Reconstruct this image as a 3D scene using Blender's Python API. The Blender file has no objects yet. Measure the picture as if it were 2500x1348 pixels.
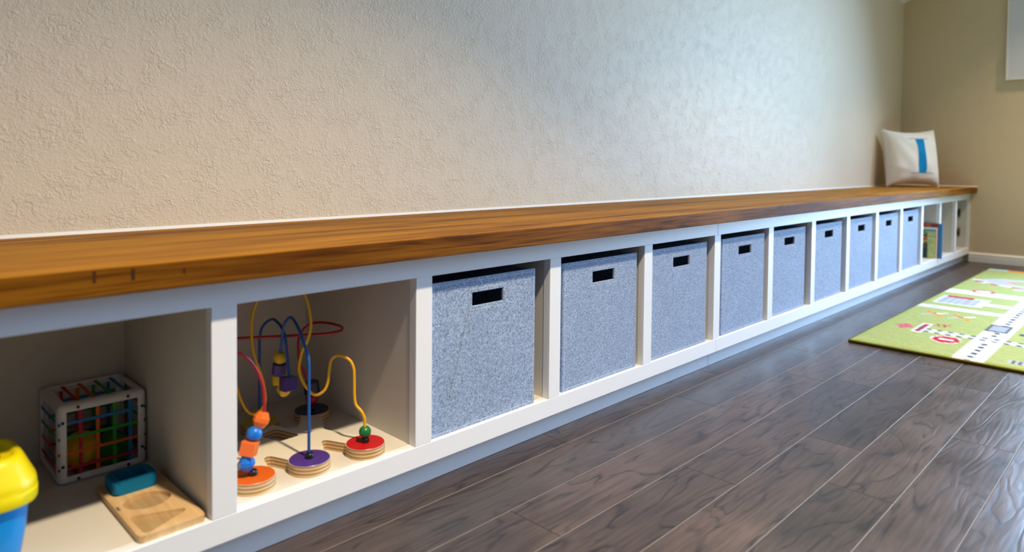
import bpy, bmesh, math, random
from mathutils import Vector, Matrix

random.seed(7)
SC = bpy.context.scene
COL = SC.collection
PI = math.pi

# ------------------------------------------------------------------ camera
CAM_F, CAM_P = 1677.88, Vector((-0.43149, -0.9896, 0.52398))
YAW, PITCH, ROLL, PPY = 0.7926, 0.03152, 0.00972, -228.26
fwd = Vector((math.sin(YAW) * math.cos(PITCH), math.cos(YAW) * math.cos(PITCH), -math.sin(PITCH)))
rt = fwd.cross(Vector((0, 0, 1))).normalized()
up = rt.cross(fwd)
cr, sr = math.cos(ROLL), math.sin(ROLL)
r2, u2 = rt * cr + up * sr, up * cr - rt * sr
cam = bpy.data.cameras.new('camera')
cam_o = bpy.data.objects.new('camera', cam)
COL.objects.link(cam_o)
cam_o.matrix_world = Matrix(((r2.x, u2.x, -fwd.x, CAM_P.x), (r2.y, u2.y, -fwd.y, CAM_P.y),
                             (r2.z, u2.z, -fwd.z, CAM_P.z), (0, 0, 0, 1)))
cam.sensor_width = 36.0
cam.lens = CAM_F / 2500.0 * 36.0
cam.shift_y = PPY / 2500.0
cam.clip_start = 0.02
cam.dof.use_dof = True
cam.dof.focus_distance = 1.62
cam.dof.aperture_fstop = 2.8
SC.camera = cam_o

# ------------------------------------------------------------------ world, lights, exposure
SC.view_settings.view_transform = 'Standard'
SC.view_settings.look = 'None'
SC.view_settings.gamma = 1.0
SC.view_settings.use_curve_mapping = False
SC.view_settings.exposure = 0.12
SC.cycles.use_denoising = True
SC.cycles.max_bounces = 6
SC.cycles.diffuse_bounces = 5
SC.cycles.glossy_bounces = 3
SC.cycles.use_adaptive_sampling = True
SC.cycles.adaptive_threshold = 0.08
SC.cycles.caustics_refractive = False
SC.cycles.sample_clamp_indirect = 6.0

world = bpy.data.worlds.new('world')
SC.world = world
world.use_nodes = True
world.node_tree.nodes['Background'].inputs[0].default_value = (0.55, 0.72, 1.0, 1)
world.node_tree.nodes['Background'].inputs[1].default_value = 1.0

# measures of the bench (metres; z = 0 is the cubby floor)
H, W, PT = 0.310, 0.3286, 0.36573
ZT, YF, ZB, YB, ZR, YT, ZF, LX = 0.38674, -0.03704, 0.35039, 0.4097, -0.03881, 0.02562, -0.08691, 4.7299
X0, Y0 = -1.75, -3.3
CEIL_LO, CEIL_SL, CEIL_HI = 1.605, 0.5, 2.42
WIN = (-0.60, -2.24, ZF + 0.06, 1.90)       # glazed garden door in the right wall: y near, y far, z low, z high


def area_light(name, loc, target, sx, sy, power, color, shape='RECTANGLE', spread=PI):
    l = bpy.data.lights.new(name, 'AREA')
    l.shape, l.size, l.size_y, l.energy, l.color, l.spread = shape, sx, sy, power, color, spread
    o = bpy.data.objects.new(name, l)
    COL.objects.link(o)
    o.location = loc
    o.rotation_euler = (Vector(target) - Vector(loc)).to_track_quat('-Z', 'Y').to_euler()
    return o


DAY = (0.41, 0.65, 1.0)
WARM = (1.0, 0.81, 0.56)
area_light('garden_door_daylight', (LX + 0.16, (WIN[0] + WIN[1]) / 2, (WIN[2] + WIN[3]) / 2),
           (LX - 1.0, (WIN[0] + WIN[1]) / 2, (WIN[2] + WIN[3]) / 2 - 0.58), 1.60, 1.86, 180, DAY, spread=2.4)

# ------------------------------------------------------------------ helpers


def tag(o, label=None, cat=None, group=None, kind=None):
    if label: o['label'] = label
    if cat: o['category'] = cat
    if group: o['group'] = group
    if kind: o['kind'] = kind
    return o


def empty(name, loc=(0, 0, 0), rz=0.0):
    o = bpy.data.objects.new(name, None)
    COL.objects.link(o)
    o.empty_display_size = 0.05
    o.location = loc
    o.rotation_euler = (0, 0, rz)
    return o


def obj(name, bm, mat, parent=None, smooth=False, loc=None):
    me = bpy.data.meshes.new(name)
    bm.normal_update()
    bm.to_mesh(me)
    bm.free()
    if mat:
        for m in (mat if isinstance(mat, (list, tuple)) else [mat]):
            me.materials.append(m)
    if smooth:
        me.polygons.foreach_set('use_smooth', [True] * len(me.polygons))
    o = bpy.data.objects.new(name, me)
    COL.objects.link(o)
    if parent: o.parent = parent
    if loc: o.location = loc
    return o


def copy_tree(o, parent=None):
    c = o.copy()
    COL.objects.link(c)
    if parent: c.parent = parent
    for ch in list(o.children):
        copy_tree(ch, c)
    return c


def box(bm, x0, x1, y0, y1, z0, z1, bev=0.0, seg=1, mi=0):
    x0, x1 = min(x0, x1), max(x0, x1)
    y0, y1 = min(y0, y1), max(y0, y1)
    z0, z1 = min(z0, z1), max(z0, z1)
    m = Matrix.Translation(((x0 + x1) / 2, (y0 + y1) / 2, (z0 + z1) / 2)) @ Matrix.Diagonal((x1 - x0, y1 - y0, z1 - z0, 1))
    r = bmesh.ops.create_cube(bm, size=1.0, matrix=m)
    fs = set(f for v in r['verts'] for f in v.link_faces)
    for f in fs: f.material_index = mi
    if bev:
        es = list({e for v in r['verts'] for e in v.link_edges})
        bmesh.ops.bevel(bm, geom=es, offset=bev, segments=seg, affect='EDGES', profile=0.5)
    return bm


def B(x0, x1, y0, y1, z0, z1, bev=0.0, seg=1):
    return box(bmesh.new(), x0, x1, y0, y1, z0, z1, bev, seg)


def tube(bm, pts, r, n=12, closed=False, cap=True):
    pts = [Vector(p) for p in pts]
    N = len(pts)
    rings = []
    prev = None
    for i, p in enumerate(pts):
        a = pts[(i - 1) % N] if (closed or i > 0) else p
        b = pts[(i + 1) % N] if (closed or i < N - 1) else p
        t = (b - a).normalized()
        if prev is None:
            ref = Vector((0, 0, 1)) if abs(t.z) < 0.9 else Vector((1, 0, 0))
            nrm = (ref - t * ref.dot(t)).normalized()
        else:
            nrm = (prev - t * prev.dot(t)).normalized()
        prev = nrm
        bi = t.cross(nrm)
        rr = r[i] if isinstance(r, (list, tuple)) else r
        rings.append([bm.verts.new(p + (nrm * math.cos(2 * PI * k / n) + bi * math.sin(2 * PI * k / n)) * rr) for k in range(n)])
    for i in range(N if closed else N - 1):
        A, C = rings[i], rings[(i + 1) % N]
        for k in range(n):
            bm.faces.new((A[k], A[(k + 1) % n], C[(k + 1) % n], C[k]))
    if cap and not closed:
        bm.faces.new(rings[0][::-1])
        bm.faces.new(rings[-1])
    return bm


def catmull(pts, sub=6):
    pts = [Vector(p) for p in pts]
    out = []
    for i in range(len(pts) - 1):
        p0, p1, p2, p3 = pts[max(i - 1, 0)], pts[i], pts[i + 1], pts[min(i + 2, len(pts) - 1)]
        for k in range(sub):
            t = k / sub
            out.append(0.5 * ((2 * p1) + (p2 - p0) * t + (2 * p0 - 5 * p1 + 4 * p2 - p3) * t * t + (3 * p1 - p0 - 3 * p2 + p3) * t ** 3))
    out.append(pts[-1])
    return out


def lathe(bm, prof, n=32, mat=None, rot=0.0):
    """prof: list of (radius, z); matrix mat applied afterwards."""
    M = mat or Matrix.Identity(4)
    rings = []
    for r, z in prof:
        if r < 1e-6:
            rings.append([bm.verts.new(M @ Vector((0, 0, z)))])
        else:
            rings.append([bm.verts.new(M @ Vector((r * math.cos(rot + 2 * PI * k / n), r * math.sin(rot + 2 * PI * k / n), z))) for k in range(n)])
    for A, C in zip(rings[:-1], rings[1:]):
        for k in range(n):
            a, b = A[k % len(A)], A[(k + 1) % len(A)]
            c, d = C[(k + 1) % len(C)], C[k % len(C)]
            vs = []
            for v in (a, b, c, d):
                if v not in vs: vs.append(v)
            if len(vs) > 2: bm.faces.new(vs)
    if len(rings[0]) > 1: bm.faces.new(rings[0][::-1])
    if len(rings[-1]) > 1: bm.faces.new(rings[-1])
    return bm


def prism(bm, poly, z0, z1, mat=None):
    M = mat or Matrix.Identity(4)
    lo = [bm.verts.new(M @ Vector((x, y, z0))) for x, y in poly]
    hi = [bm.verts.new(M @ Vector((x, y, z1))) for x, y in poly]
    n = len(poly)
    for i in range(n):
        bm.faces.new((lo[i], lo[(i + 1) % n], hi[(i + 1) % n], hi[i]))
    bm.faces.new(lo[::-1])
    bm.faces.new(hi)
    return bm


def round_poly(pts, r, seg=5):
    out = []
    n = len(pts)
    for i in range(n):
        p, a, b = Vector(pts[i]), Vector(pts[i - 1]), Vector(pts[(i + 1) % n])
        d1, d2 = (a - p).normalized(), (b - p).normalized()
        ang = d1.angle(d2)
        cut = min(r / math.tan(ang / 2), (a - p).length * 0.48, (b - p).length * 0.48)
        q1, q2 = p + d1 * cut, p + d2 * cut
        for k in range(seg + 1):
            t = k / seg
            out.append(tuple(q1 * (1 - t) ** 2 + p * 2 * t * (1 - t) + q2 * t * t))
    return out


def bool_cut(o, cutters):
    """cut the cutter meshes out of o, then remove the cutters."""
    for c in cutters:
        m = o.modifiers.new('cut', 'BOOLEAN')
        m.operation, m.solver, m.object = 'DIFFERENCE', 'EXACT', c
    dg = bpy.context.evaluated_depsgraph_get()
    me = bpy.data.meshes.new_from_object(o.evaluated_get(dg))
    o.modifiers.clear()
    o.data = me
    for c in cutters:
        bpy.data.objects.remove(c, do_unlink=True)
    return o


def apply_mods(o):
    dg = bpy.context.evaluated_depsgraph_get()
    me = bpy.data.meshes.new_from_object(o.evaluated_get(dg))
    o.modifiers.clear()
    o.data = me
    return o


def smooth_by_angle(o, deg=32):
    o.data.polygons.foreach_set('use_smooth', [True] * len(o.data.polygons))
    o.data.set_sharp_from_angle(angle=math.radians(deg))
    return o


# ------------------------------------------------------------------ materials
class NT:
    def __init__(s, name):
        s.m = bpy.data.materials.new(name)
        s.m.use_nodes = True
        s.t = s.m.node_tree
        s.b = s.t.nodes['Principled BSDF']

    def n(s, ty, **kw):
        nd = s.t.nodes.new(ty)
        for k, v in kw.items():
            if k.startswith('i_'):
                nd.inputs[int(k[2:]) if k[2:].isdigit() else k[2:].replace('_', ' ')].default_value = v
            else:
                setattr(nd, k, v)
        return nd

    def l(s, a, b): s.t.links.new(a, b)

    def coords(s, scale=(1, 1, 1), rnd=False, src='Object'):
        tc = s.n('ShaderNodeTexCoord')
        mp = s.n('ShaderNodeMapping')
        mp.inputs['Scale'].default_value = scale
        if rnd:
            oi = s.n('ShaderNodeObjectInfo')
            cx = s.n('ShaderNodeVectorMath', operation='SCALE')
            cx.inputs[0].default_value = (37.0, 53.0, 11.0)
            s.l(oi.outputs['Random'], cx.inputs['Scale'])
            ad = s.n('ShaderNodeVectorMath', operation='ADD')
            s.l(tc.outputs[src], ad.inputs[0])
            s.l(cx.outputs[0], ad.inputs[1])
            s.l(ad.outputs[0], mp.inputs['Vector'])
        else:
            s.l(tc.outputs[src], mp.inputs['Vector'])
        return mp.outputs[0]

    def noise(s, vec, scale, detail=3.0, rough=0.5, dist=0.0):
        nd = s.n('ShaderNodeTexNoise')
        nd.inputs['Scale'].default_value = scale
        nd.inputs['Detail'].default_value = detail
        nd.inputs['Roughness'].default_value = rough
        nd.inputs['Distortion'].default_value = dist
        s.l(vec, nd.inputs['Vector'])
        return nd.outputs['Fac']

    def ramp(s, fac, stops, mode='LINEAR'):
        nd = s.n('ShaderNodeValToRGB')
        cr_ = nd.color_ramp
        cr_.interpolation = mode
        while len(cr_.elements) < len(stops): cr_.elements.new(0.5)
        for e, (p, c) in zip(cr_.elements, stops):
            e.position = p
            e.color = (*c, 1) if not isinstance(c, float) else (c, c, c, 1)
        s.l(fac, nd.inputs[0])
        return nd.outputs[0]

    def mix(s, fac, a, b, mode='MIX'):
        nd = s.n('ShaderNodeMixRGB', blend_type=mode)
        for i, v in enumerate((fac, a, b)):
            if hasattr(v, 'is_linked'): s.l(v, nd.inputs[i])
            elif i == 0: nd.inputs[0].default_value = v
            else: nd.inputs[i].default_value = (*v, 1)
        return nd.outputs[0]

    def math(s, op, a, b=0.0):
        nd = s.n('ShaderNodeMath', operation=op)
        for i, v in enumerate((a, b)):
            if hasattr(v, 'is_linked'): s.l(v, nd.inputs[i])
            else: nd.inputs[i].default_value = v
        return nd.outputs[0]

    def bump(s, h, strength=0.3, dist=0.001):
        nd = s.n('ShaderNodeBump')
        nd.inputs['Strength'].default_value = strength
        nd.inputs['Distance'].default_value = dist
        s.l(h, nd.inputs['Height'])
        s.l(nd.outputs[0], s.b.inputs['Normal'])

    def set(s, color=None, rough=0.5, spec=0.5, **kw):
        if color is not None:
            if hasattr(color, 'is_linked'): s.l(color, s.b.inputs['Base Color'])
            else: s.b.inputs['Base Color'].default_value = (*color, 1)
        if hasattr(rough, 'is_linked'): s.l(rough, s.b.inputs['Roughness'])
        else: s.b.inputs['Roughness'].default_value = rough
        s.b.inputs['Specular IOR Level'].default_value = spec
        for k, v in kw.items():
            s.b.inputs[k.replace('_', ' ')].default_value = v
        return s.m


def plain(name, color, rough=0.45, spec=0.5, var=0.06, scale=60, bump=0.0, **kw):
    t = NT(name)
    v = t.coords()
    f = t.noise(v, scale, 3)
    c = t.mix(f, tuple(x * (1 - var) for x in color), tuple(min(1, x * (1 + var)) for x in color))
    if bump: t.bump(f, bump, 0.0006)
    return t.set(c, rough, spec, **kw)


def mat_wall(name, c, dist, big=1.0):
    t = NT(name)
    v = t.coords()
    n1 = t.noise(v, 115 * big, 3, 0.6, 0.9)
    n2 = t.noise(v, 260 * big, 2, 0.6, 0.3)
    r1 = t.ramp(n1, [(0.42, 0.0), (0.56, 1.0)])
    r2_ = t.ramp(n2, [(0.35, 0.0), (0.7, 1.0)])
    pt = t.ramp(t.noise(v, 22 * big, 3, 0.6, 0.5), [(0.38, 0.10), (0.66, 1.0)])
    h = t.math('ADD', t.math('MULTIPLY', t.math('MULTIPLY', r1, pt), 0.9), t.math('MULTIPLY', r2_, 0.35))
    t.bump(h, 1.0, dist)
    col = t.mix(t.noise(v, 1.3, 2), tuple(x * 0.97 for x in c), c)
    return t.set(col, 0.50, 0.18)


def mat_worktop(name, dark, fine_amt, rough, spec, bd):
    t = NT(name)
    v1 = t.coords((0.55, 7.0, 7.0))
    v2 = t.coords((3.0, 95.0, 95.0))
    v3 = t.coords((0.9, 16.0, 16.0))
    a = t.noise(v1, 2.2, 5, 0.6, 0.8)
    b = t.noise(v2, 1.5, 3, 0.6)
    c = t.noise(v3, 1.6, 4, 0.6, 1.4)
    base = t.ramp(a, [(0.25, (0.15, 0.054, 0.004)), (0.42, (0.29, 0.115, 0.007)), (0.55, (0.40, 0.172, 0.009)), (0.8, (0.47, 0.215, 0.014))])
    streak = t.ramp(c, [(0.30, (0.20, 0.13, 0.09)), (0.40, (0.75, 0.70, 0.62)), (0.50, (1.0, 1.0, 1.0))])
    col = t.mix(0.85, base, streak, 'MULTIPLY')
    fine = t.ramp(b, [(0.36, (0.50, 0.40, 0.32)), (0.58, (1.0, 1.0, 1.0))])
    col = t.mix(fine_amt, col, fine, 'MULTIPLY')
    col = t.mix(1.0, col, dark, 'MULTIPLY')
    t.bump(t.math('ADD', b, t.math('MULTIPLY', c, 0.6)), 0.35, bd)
    return t.set(col, rough, spec)


def mat_plank():
    t = NT('hand_scraped_floor_wood')
    v = t.coords((1.0, 1.0, 1.0), rnd=True)
    oi = t.n('ShaderNodeObjectInfo')
    vs = t.coords((3.2, 15.0, 3.0), rnd=True)
    vf = t.coords((10.0, 160.0, 10.0), rnd=True)
    a = t.noise(vs, 1.0, 2, 0.5, 0.5)
    rings = t.math('PINGPONG', t.math('MULTIPLY', a, 13.0), 1.0)
    line = t.ramp(rings, [(0.0, (0.22, 0.20, 0.20)), (0.14, (0.62, 0.62, 0.62)), (0.34, (1, 1, 1))])
    brk = t.noise(t.coords((14, 45, 5), rnd=True), 1.0, 4, 0.65)
    line = t.mix(t.ramp(brk, [(0.35, 0.15), (0.6, 1.0)]), (1, 1, 1), line)
    b = t.noise(vf, 1.0, 4, 0.6)
    cl = t.noise(v, 3.5, 3, 0.55, 0.3)
    base = t.ramp(cl, [(0.25, (0.030, 0.0225, 0.0205)), (0.5, (0.057, 0.041, 0.0355)), (0.78, (0.088, 0.063, 0.054))])
    tone = t.ramp(oi.outputs['Random'], [(0.0, (0.92, 0.92, 0.94)), (0.5, (1.12, 1.10, 1.08)), (1.0, (1.35, 1.30, 1.25))])
    col = t.mix(1.0, base, tone, 'MULTIPLY')
    col = t.mix(1.0, col, line, 'MULTIPLY')
    fine = t.ramp(b, [(0.33, (0.30, 0.29, 0.29)), (0.6, (1, 1, 1))])
    col = t.mix(0.6, col, fine, 'MULTIPLY')
    hand = t.noise(t.coords((7, 26, 5), rnd=True), 1.0, 3, 0.5, 0.4)
    h = t.math('ADD', t.math('MULTIPLY', b, 0.25), t.math('ADD', t.math('MULTIPLY', hand, 1.2), t.math('MULTIPLY', rings, 0.5)))
    t.bump(h, 0.38, 0.0012)
    ro = t.ramp(cl, [(0.3, 0.30), (0.7, 0.40)])
    return t.set(col, ro, 0.75)


def mat_felt():
    t = NT('mottled_grey_felt')
    v = t.coords((1, 1, 1), rnd=True)
    a = t.noise(v, 620, 2, 0.6, 0.5)
    b = t.noise(v, 270, 3, 0.65, 0.8)
    c = t.noise(v, 14, 3, 0.5)
    m = t.math('ADD', t.math('MULTIPLY', a, 0.5), t.math('MULTIPLY', b, 0.5))
    col = t.ramp(m, [(0.36, (0.065, 0.095, 0.16)), (0.46, (0.205, 0.28, 0.43)), (0.60, (0.44, 0.55, 0.75))])
    col = t.mix(t.ramp(c, [(0.3, 0.25), (0.7, 0.0)]), col, (0.18, 0.25, 0.38))
    t.bump(m, 0.5, 0.0012)
    return t.set(col, 0.95, 0.1, Sheen_Weight=0.15)


def mat_ply():
    t = NT('layered_plywood_edge')
    v = t.coords((1, 1, 1))
    sp = t.n('ShaderNodeSeparateXYZ')
    t.l(v, sp.inputs[0])
    wob = t.noise(t.coords((18, 18, 60)), 1.0, 3)
    z = t.math('ADD', t.math('MULTIPLY', sp.outputs[2], 330.0), t.math('MULTIPLY', wob, 0.9))
    layers = t.math('PINGPONG', z, 1.0)
    col = t.ramp(layers, [(0.0, (0.20, 0.10, 0.035)), (0.22, (0.36, 0.21, 0.09)), (0.55, (0.62, 0.42, 0.21)), (1.0, (0.70, 0.50, 0.27))])
    return t.set(col, 0.6, 0.3)


def mat_lightwood(name='pale_beech_wood', k=1.0):
    t = NT(name)
    a = t.noise(t.coords((90, 5, 20)), 1.0, 4, 0.6, 0.5)
    col = t.ramp(a, [(0.3, (0.56 * k, 0.36 * k, 0.17 * k)), (0.7, (0.74 * k, 0.52 * k, 0.28 * k))])
    t.bump(a, 0.1, 0.0005)
    return t.set(col, 0.5, 0.35)


def mat_attr(name, rough, spec, bscale=None, bd=0.001):
    t = NT(name)
    at = t.n('ShaderNodeAttribute', attribute_name='Col')
    if bscale:
        f = t.math('ADD', t.math('MULTIPLY', t.noise(t.coords(), bscale, 3, 0.6), 0.55), t.math('MULTIPLY', t.noise(t.coords((1, 0.45, 1)), 55, 3, 0.6, 1.5), 0.45))
        t.bump(f, 0.8, bd)
        g = t.ramp(f, [(0.3, (0.78, 0.78, 0.78)), (0.65, (1.08, 1.08, 1.08))])
        c = t.mix(1.0, at.outputs['Color'], g, 'MULTIPLY')
    else:
        c = at.outputs['Color']
    return t.set(c, rough, spec)


def mat_glass():
    t = NT('window_glass')
    out = t.t.nodes['Material Output']
    tr = t.n('ShaderNodeBsdfTransparent')
    gl = t.n('ShaderNodeBsdfGlossy')
    gl.inputs['Roughness'].default_value = 0.02
    fr = t.n('ShaderNodeFresnel')
    fr.inputs['IOR'].default_value = 1.45
    mx = t.n('ShaderNodeMixShader')
    t.l(fr.outputs[0], mx.inputs[0])
    t.l(tr.outputs[0], mx.inputs[1])
    t.l(gl.outputs[0], mx.inputs[2])
    t.l(mx.outputs[0], out.inputs[0])
    return t.m


M = {}
M['wall'] = mat_wall('textured_cream_wall', (0.80, 0.69, 0.525), 0.0009)
M['wall_end'] = mat_wall('textured_end_wall', (0.64, 0.52, 0.345), 0.0008)  # end wall coloured darker and browner than the back wall
M['low_bounce'] = mat_wall('unseen_dark_wall', (0.26, 0.23, 0.19), 0.0010)  # unseen walls, colour made dark to cut light bounced into the cubbies
M['ceiling'] = mat_wall('white_ceiling', (0.82, 0.82, 0.80), 0.0008)
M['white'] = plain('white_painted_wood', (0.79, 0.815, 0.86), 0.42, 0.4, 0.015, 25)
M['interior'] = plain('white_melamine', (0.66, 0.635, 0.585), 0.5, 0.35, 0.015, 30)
M['trim'] = plain('white_trim_paint', (0.78, 0.76, 0.72), 0.4, 0.4, 0.02, 30)
M['caulk'] = plain('white_caulk', (0.86, 0.85, 0.82), 0.5, 0.4, 0.02, 60)
M['work'] = mat_worktop('oiled_wood', (1.0, 1.0, 1.0), 0.5, 0.55, 0.10, 0.0009)
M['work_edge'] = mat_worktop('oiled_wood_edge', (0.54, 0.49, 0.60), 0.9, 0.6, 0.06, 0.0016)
M['nosing_mark'] = plain('dark_wood_mark', (0.055, 0.022, 0.006), 0.6, 0.1, 0.3, 150)
M['plank'] = mat_plank()
M['bevel'] = plain('pale_plank_edge', (0.15, 0.135, 0.13), 0.6, 0.15, 0.25, 30)  # long plank edges coloured paler than the board faces
M['sub'] = plain('dark_floor_gap', (0.045, 0.035, 0.03), 0.7, 0.2, 0.1)
M['felt'] = mat_felt()
M['felt_in'] = plain('felt_lining', (0.22, 0.24, 0.28), 0.95, 0.1, 0.15, 200)
M['thread'] = plain('pale_thread', (0.70, 0.73, 0.80), 0.8, 0.2)
M['ply'] = mat_ply()
M['beech'] = mat_lightwood()
M['recess'] = mat_lightwood('darker_beech_ply', 0.66)
M['mazetop'] = plain('cream_laminate', (0.76, 0.70, 0.58), 0.45, 0.4, 0.03, 40)
M['glass'] = mat_glass()
for nm, c in dict(orange=(0.86, 0.15, 0.012), blue=(0.010, 0.17, 0.66), navy=(0.008, 0.022, 0.075), red=(0.50, 0.008, 0.012),
                  purple=(0.075, 0.035, 0.23), yellow=(0.80, 0.50, 0.012), green=(0.010, 0.17, 0.045), olive=(0.50, 0.42, 0.02),
                  black=(0.010, 0.010, 0.012), wire_red=(0.40, 0.010, 0.016), wire_blue=(0.012, 0.095, 0.36), wire_yellow=(0.85, 0.47, 0.012),
                  disc_orange=(0.66, 0.115, 0.010)).items():
    M[nm] = plain('paint_' + nm, c, 0.32, 0.5, 0.05, 90)
M['b_yellow'] = plain('yellow_plastic', (0.80, 0.66, 0.0), 0.4, 0.45, 0.03)
M['b_blue'] = plain('blue_plastic', (0.0, 0.27, 0.72), 0.38, 0.45, 0.03)
M['cubeframe'] = plain('white_plastic', (0.74, 0.74, 0.78), 0.4, 0.45, 0.03)
M['teal'] = plain('blue_foam_piece', (0.0, 0.17, 0.37), 0.55, 0.3, 0.06)
M['screw'] = plain('dark_screw', (0.015, 0.015, 0.018), 0.5, 0.4)
for nm, c in dict(band_red=(0.42, 0.010, 0.045), band_orange=(0.62, 0.115, 0.010), band_green=(0.016, 0.30, 0.03), band_blue=(0.012, 0.17, 0.48)).items():
    M[nm] = plain(nm.replace('band', 'elastic'), c, 0.6, 0.3)
M['pillow'] = plain('white_cotton', (0.87, 0.845, 0.80), 0.9, 0.15, 0.04, 9, bump=0.5)
M['print_blue'] = plain('blue_print', (0.0, 0.25, 0.58), 0.8, 0.2, 0.03)
M['print_mark'] = plain('dark_blue_ink', (0.012, 0.05, 0.14), 0.6, 0.3)
M['print_line'] = plain('grey_blue_print', (0.32, 0.42, 0.56), 0.8, 0.2, 0.03)
M['rug'] = mat_attr('rug_pile', 0.95, 0.1, 260, 0.004)
M['rug_edge'] = plain('olive_binding', (0.20, 0.185, 0.012), 0.85, 0.15, 0.25, 120)
M['rug_back'] = plain('dark_rug_backing', (0.03, 0.026, 0.008), 0.9, 0.1, 0.2)
M['page'] = plain('paper_pages', (0.78, 0.75, 0.66), 0.8, 0.2, 0.05, 300)
M['book_blue'] = plain('blue_book_spine', (0.015, 0.20, 0.48), 0.4, 0.45)
M['cover'] = mat_attr('printed_cover', 0.35, 0.5)
M['hook'] = plain('dark_metal_hook', (0.02, 0.018, 0.022), 0.35, 0.6)
M['board'] = plain('white_board_panel', (0.66, 0.66, 0.70), 0.5, 0.4, 0.02)
M['white_metal'] = plain('white_fixture', (0.82, 0.82, 0.80), 0.4, 0.4)

# ------------------------------------------------------------------ room shell


def struct(name, bm, mat, parent=None):
    o = obj(name, bm, mat, parent)
    if parent is None: o['kind'] = 'structure'
    return o


floor = struct('floor', B(X0, LX, Y0, YB, ZF - 0.05, ZF - 0.006), M['sub'])
tag(floor, 'dark taupe wood plank floor with pale seams in front of the bench')
seams = {0: [0.704], 1: [1.144, 0.10], 2: [0.412, 1.55], 3: [0.787, 1.592], 4: [1.126, 1.95], 5: [0.924, 1.779], 6: [0.30, 1.35]}
PWID, YS0 = 0.1165, 0.0715
row = 0
y1 = YS0
while y1 > Y0 + 0.01:
    y0 = max(y1 - PWID, Y0)
    xs = sorted(seams.get(row - 0, []))
    cuts = list(xs)
    x = (cuts[0] if cuts else random.uniform(0, 0.9))
    if not cuts: cuts = [x]
    a = cuts[0]
    while a > X0 + 0.35:
        a -= random.uniform(0.65, 1.15)
        if a > X0 + 0.12: cuts.append(a)
    a = max(cuts)
    while a < LX - 0.35:
        a += random.uniform(0.65, 1.15)
        if a < LX - 0.12: cuts.append(a)
    cuts = [X0] + sorted(cuts) + [LX]
    for xa, xb in zip(cuts[:-1], cuts[1:]):
        bm = bmesh.new()
        g = 0.00025
        bv, dp = 0.0010, 0.0006
        lx, ly = (xb - xa) / 2 - g, (y1 - y0) / 2 - g
        loops = []
        for ix, iy, z in ((lx, ly, -0.008), (lx, ly, -dp), (lx - bv * 0.5, ly - bv, 0.0)):
            loops.append([bm.verts.new((sx * ix, sy * iy, z)) for sx, sy in ((-1, -1), (1, -1), (1, 1), (-1, 1))])
        for A, C in zip(loops[:-1], loops[1:]):
            for k in range(4):
                f = bm.faces.new((A[k], A[(k + 1) % 4], C[(k + 1) % 4], C[k]))
                f.material_index = 1 if k in (0, 2) else 2
        bm.faces.new(loops[-1])
        obj('plank', bm, [M['plank'], M['bevel'], M['sub']], floor, loc=((xa + xb) / 2, (y0 + y1) / 2, ZF))
    row += 1
    y1 -= PWID

struct('wall_back', B(X0 - 0.1, LX + 0.2, YB, YB + 0.1, ZF - 0.05, CEIL_LO + 0.12), M['wall'])
bm = bmesh.new()
ya, yb_, za, zb_ = WIN[0], WIN[1], WIN[2], WIN[3]
box(bm, LX, LX + 0.1, ya, YB + 0.1, ZF - 0.05, 2.6)
box(bm, LX, LX + 0.1, Y0 - 0.1, yb_, ZF - 0.05, 2.6)
box(bm, LX, LX + 0.1, yb_, ya, ZF - 0.05, za)
box(bm, LX, LX + 0.1, yb_, ya, zb_, 2.6)
struct('wall_right', bm, M['wall_end'])
struct('wall_left', B(X0 - 0.1, X0, Y0 - 0.1, YB + 0.1, ZF - 0.05, 2.6), M['low_bounce'])
struct('wall_front', B(X0 - 0.1, LX + 0.1, Y0 - 0.1, Y0, ZF - 0.05, 2.6), M['low_bounce'])
yk = YB - (CEIL_HI - CEIL_LO) / CEIL_SL
bm = bmesh.new()
prof = [(YB, CEIL_LO), (yk, CEIL_HI), (Y0, CEIL_HI), (Y0, CEIL_HI + 0.1), (yk, CEIL_HI + 0.1), (YB + 0.1, CEIL_LO + 0.05)]
prism(bm, [(p[0], p[1]) for p in prof], X0, LX, Matrix(((0, 0, 1, 0), (1, 0, 0, 0), (0, 1, 0, 0), (0, 0, 0, 1))))
struct('ceiling', bm, M['ceiling'])


def window(name, label, make, panes):
    w = empty(name)
    tag(w, label, kind='structure')
    for nm, b_, m_ in make: obj(nm, b_, m_, w)
    for b_ in panes: obj('pane', b_, M['glass'], w)
    return w


cw = 0.076
mk = []
for (y_0, y_1, z_0, z_1) in ((ya, ya + cw, za - cw, zb_ + cw), (yb_ - cw, yb_, za - cw, zb_ + cw), (yb_, ya, za - cw, za), (yb_, ya, zb_, zb_ + cw)):
    mk.append(('casing', B(LX - 0.022, LX, y_0, y_1, z_0, z_1, 0.004), M['trim']))
fw = 0.045
for (y_0, y_1, z_0, z_1) in ((ya - fw, ya, za, zb_), (yb_, yb_ + fw, za, zb_), (yb_, ya, za, za + fw), (yb_, ya, zb_ - fw, zb_), ((ya + yb_) / 2 - 0.02, (ya + yb_) / 2 + 0.02, za, zb_)):
    mk.append(('sash_rail', B(LX + 0.05, LX + 0.09, y_0, y_1, z_0, z_1, 0.003), M['trim']))
window('window_1', 'wide white framed glazed garden door in the right wall', mk,
       [B(LX + 0.068, LX + 0.072, yb_ + fw, (ya + yb_) / 2 - 0.02, za + fw, zb_ - fw), B(LX + 0.068, LX + 0.072, (ya + yb_) / 2 + 0.02, ya - fw, za + fw, zb_ - fw)])
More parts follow.
